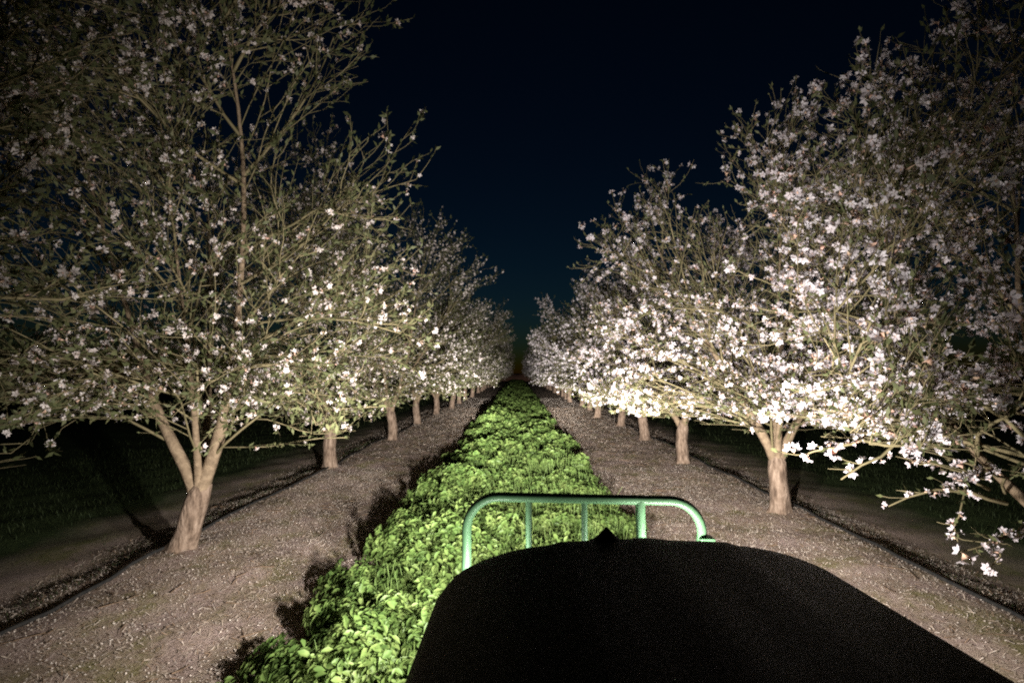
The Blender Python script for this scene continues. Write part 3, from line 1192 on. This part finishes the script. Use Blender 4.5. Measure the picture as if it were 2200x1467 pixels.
def build_tractor():
    t = empty('tractor', (0, 0, 0))
    tag(t, 'green tractor seen over its dark hood from the driver seat', 'tractor')
    # hood: rounded shell, crowned across, curving down at the nose
    nx, ny = 41, 26
    us = np.linspace(-1, 1, nx)
    vs_ = np.linspace(0, 1, ny)
    V = []
    for v in vs_:
        for u in us:
            s = math.copysign(abs(u) ** 0.85, u)
            x = TX + 0.585 * s
            a = abs(s)
            z = 1.467 - 0.112 * a ** 3.6 - 0.30 * max(0, a - 0.90) ** 1.2 / 0.1 ** 0.2
            y = 0.45 + v * 1.36 - 0.05 * a ** 4 * v
            # nose rolls down over the last tenth
            w = max(0, v - 0.93) / 0.07
            z -= 0.10 * w ** 2.2
            z += 0.03 * (1 - v) + 0.008 * math.exp(-(u / .06) ** 2)
            if a > 0.42:
                z -= 0.006
            V.append((x, y, z))
    idx = np.arange(nx * ny).reshape(ny, nx)
    q = np.stack([idx[:-1, :-1], idx[:-1, 1:], idx[1:, 1:], idx[1:, :-1]], -1).reshape(-1, 4)
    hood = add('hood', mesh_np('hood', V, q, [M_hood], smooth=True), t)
    sol = hood.modifiers.new('thick', 'SOLIDIFY')
    sol.thickness = 0.012
    sol.offset = -1
    # side panels and nose below it
    bm = bmesh.new()
    box_bm(bm, TX - .545, TX + .545, .45, 1.66, .92, 1.30, .05)
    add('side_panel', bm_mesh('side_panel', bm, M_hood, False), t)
    bm = bmesh.new()
    box_bm(bm, TX - .46, TX + .46, 1.66, 1.745, .72, 1.34, .03)
    gr = add('grille', bm_mesh('grille', bm, M_black, False), t)
    for i in range(9):
        bm = bmesh.new()
        z = .78 + i * .058
        box_bm(bm, TX - .42, TX + .42, 1.745, 1.765, z, z + .022, .004)
        add('slat', bm_mesh('slat', bm, M_black, False), gr)
    # pointed ornament at the hood's front edge, flared foot
    bm = bmesh.new()
    prof = [(.080, -.012), (.060, .003), (.040, .015), (.024, .028), (.013, .040), (.006, .048), (.001, .052)]
    lathe_bm(bm, prof, (0.258, 1.715, 1.452), 'z', 28)
    add('hood_ornament', bm_mesh('hood_ornament', bm, M_hood), t)
    # front axle, frame, wheels
    bm = bmesh.new()
    box_bm(bm, TX - .17, TX + .17, -1.2, 1.95, .50, .80, .03)
    box_bm(bm, TX - .30, TX + .30, 1.92, 2.16, .62, .84, .03)
    add('frame', bm_mesh('frame', bm, M_black, False), t)
    bm = bmesh.new()
    lathe_bm(bm, [(.05, -.48), (.07, -.2), (.07, .2), (.05, .48)], (TX, 1.35, .42), 'x', 16)
    add('front_axle', bm_mesh('front_axle', bm, M_black), t)

    def wheel(x, y, r, w):
        bm = bmesh.new()
        h = w / 2
        lathe_bm(bm, [(r * .58, -h * .8), (r * .8, -h), (r * .93, -h * .92), (r * .985, -h * .6), (r, 0), (r * .985, h * .6), (r * .93, h * .92), (r * .8, h), (r * .58, h * .8), (r * .58, -h * .8)],
                 (x, y, r), 'x', 40, False)
        n = 22
        for i in range(n):
            for sd in (-1, 1):
                a = 6.28318 * (i + (.5 if sd > 0 else 0)) / n
                ret = bmesh.ops.create_cube(bm, size=1)
                m = (Matrix.Translation((x, y, r)) @ Matrix.Rotation(a, 4, 'X') @ Matrix.Translation((sd * w * .24, 0, r * 1.0)) @
                     Matrix.Rotation(sd * .6, 4, 'Z') @ Matrix.Diagonal((w * .52, r * .07, r * .09, 1)))
                bmesh.ops.transform(bm, matrix=m, verts=ret['verts'])
        ty = bm_mesh('tyre', bm, M_rubber, False)
        wh = empty('wheel', (0, 0, 0))
        wh.parent = t
        add('tyre', ty, wh)
        bm = bmesh.new()
        lathe_bm(bm, [(r * .2, -h * .35), (r * .5, -h * .4), (r * .6, -h * .82), (r * .6, h * .82), (r * .5, h * .4), (r * .2, h * .35)], (x, y, r), 'x', 32)
        add('rim', bm_mesh('rim', bm, M_yellow), wh)

    wheel(TX - .60, 1.35, .43, .26)
    wheel(TX + .60, 1.35, .43, .26)
    wheel(TX - .68, -.95, .66, .40)
    wheel(TX + .68, -.95, .66, .40)
    bm = bmesh.new()
    lathe_bm(bm, [(.09, -.5), (.13, -.2), (.13, .2), (.09, .5)], (TX, -.95, .66), 'x', 16)
    add('rear_axle', bm_mesh('rear_axle', bm, M_black), t)

    # brush guard: bent tube hoop with three uprights, on the front frame
    g = empty('brush_guard', (0, 0, 0))
    g.parent = t
    GY = 2.15
    xl, xr, zt, rad = -.185, .668, 1.497, .115
    pts = [(xl - .012, GY - .02, .78), (xl - .006, GY, 1.1), (xl, GY, zt - rad - .1), (xl, GY, zt - rad)]
    for i in range(1, 10):
        a = math.pi - math.pi / 2 * i / 9
        pts.append((xl + rad + rad * math.cos(a), GY, zt - rad + rad * math.sin(a)))
    for i in range(0, 10):
        a = math.pi / 2 - math.pi / 2 * i / 9
        zz = zt - .012
        pts.append((xr - rad + rad * math.cos(a), GY, zz - rad + rad * math.sin(a)))
    pts += [(xr, GY, 1.25), (xr + .006, GY, 1.1), (xr + .012, GY - .02, .78)]
    tube_path('hoop', pts, .0172, M_green, g, 18)
    tube_path('upright', [(.040, GY, 1.485), (.041, GY, 1.2), (.043, GY, .80)], .0115, M_green, g)
    tube_path('upright', [(.243, GY, 1.485), (.242, GY, 1.2), (.242, GY, .80)], .0115, M_green, g)
    tube_path('upright', [(.446, GY, 1.482), (.449, GY, 1.2), (.452, GY, .80)], .018, M_green, g)
    bm = bmesh.new()
    box_bm(bm, xl - .05, xr + .05, GY - .03, GY + .03, .735, .80, .008)
    add('base_bar', bm_mesh('base_bar', bm, M_green, False), g)
    for x in (xr + .022,):
        bm = bmesh.new()
        box_bm(bm, x - .036, x + .018, GY - .03, GY + .03, 1.325, 1.357, .006)
        add('bracket', bm_mesh('bracket', bm, M_green, False), g)
    # headlights on arms in front of the guard
    for i, x in enumerate((-.10, .72)):
        bm = bmesh.new()
        yl = GY + .12
        lathe_bm(bm, [(.02, -.075), (.06, -.06), (.08, 0), (.083, .02)], (x, yl, LAMP_Z), 'y', 28)
        h = add('headlight', bm_mesh('headlight', bm, M_steel), t)
        bm = bmesh.new()
        box_bm(bm, min(x, .3 if x < .3 else .668), max(x, -.19 if x < .3 else .668), GY + .022, GY + .05, LAMP_Z - .02, LAMP_Z + .02, .004)
        add('arm', bm_mesh('arm', bm, M_black, False), h)
        bm = bmesh.new()
        lathe_bm(bm, [(.076, .004), (.06, .010), (.03, .014)], (x, yl, LAMP_Z), 'y', 24)
        add('lens', bm_mesh('lens', bm, M_lens), h)
        beam_light('headlight_beam', (x, yl + .065, LAMP_Z), HEAD_POWER, h, 1.5, (3.0, -3.0)[i], (1.0, 0.96, 0.915))
    # small fill lamps on stalks, added behind the guard to brighten it
    for x, pw in ((-.12, .6), (.585, 1.5)):
        bm = bmesh.new()
        lathe_bm(bm, [(.02, -.04), (.045, -.02), (.05, .005)], (x, 1.93, 1.19), 'y', 24)
        h = add('guard_fill_lamp', bm_mesh('guard_fill_lamp', bm, M_steel), t)
        bm = bmesh.new()
        xs_ = max(TX - .28, min(TX + .28, x))
        box_bm(bm, min(x, xs_) - .012, max(x, xs_) + .012, 1.895, 1.915, .80, 1.17, .003)
        add('stalk', bm_mesh('stalk', bm, M_black, False), h)
        ld = bpy.data.lights.new('guard_fill_beam', 'SPOT')
        ld.energy = GUARD_FILL_POWER * 12 * pw
        ld.color = (1, .97, .92)
        ld.spot_size = R(160)
        ld.spot_blend = .6
        ld.shadow_soft_size = .03
        lo = bpy.data.objects.new('guard_fill_beam', ld)
        COL.objects.link(lo)
        lo.parent = h
        lo.location = (x, 1.945, 1.19)
        lo.rotation_euler = (R(90), 0, 0)


LAMP_Z = 1.02
build_tractor()
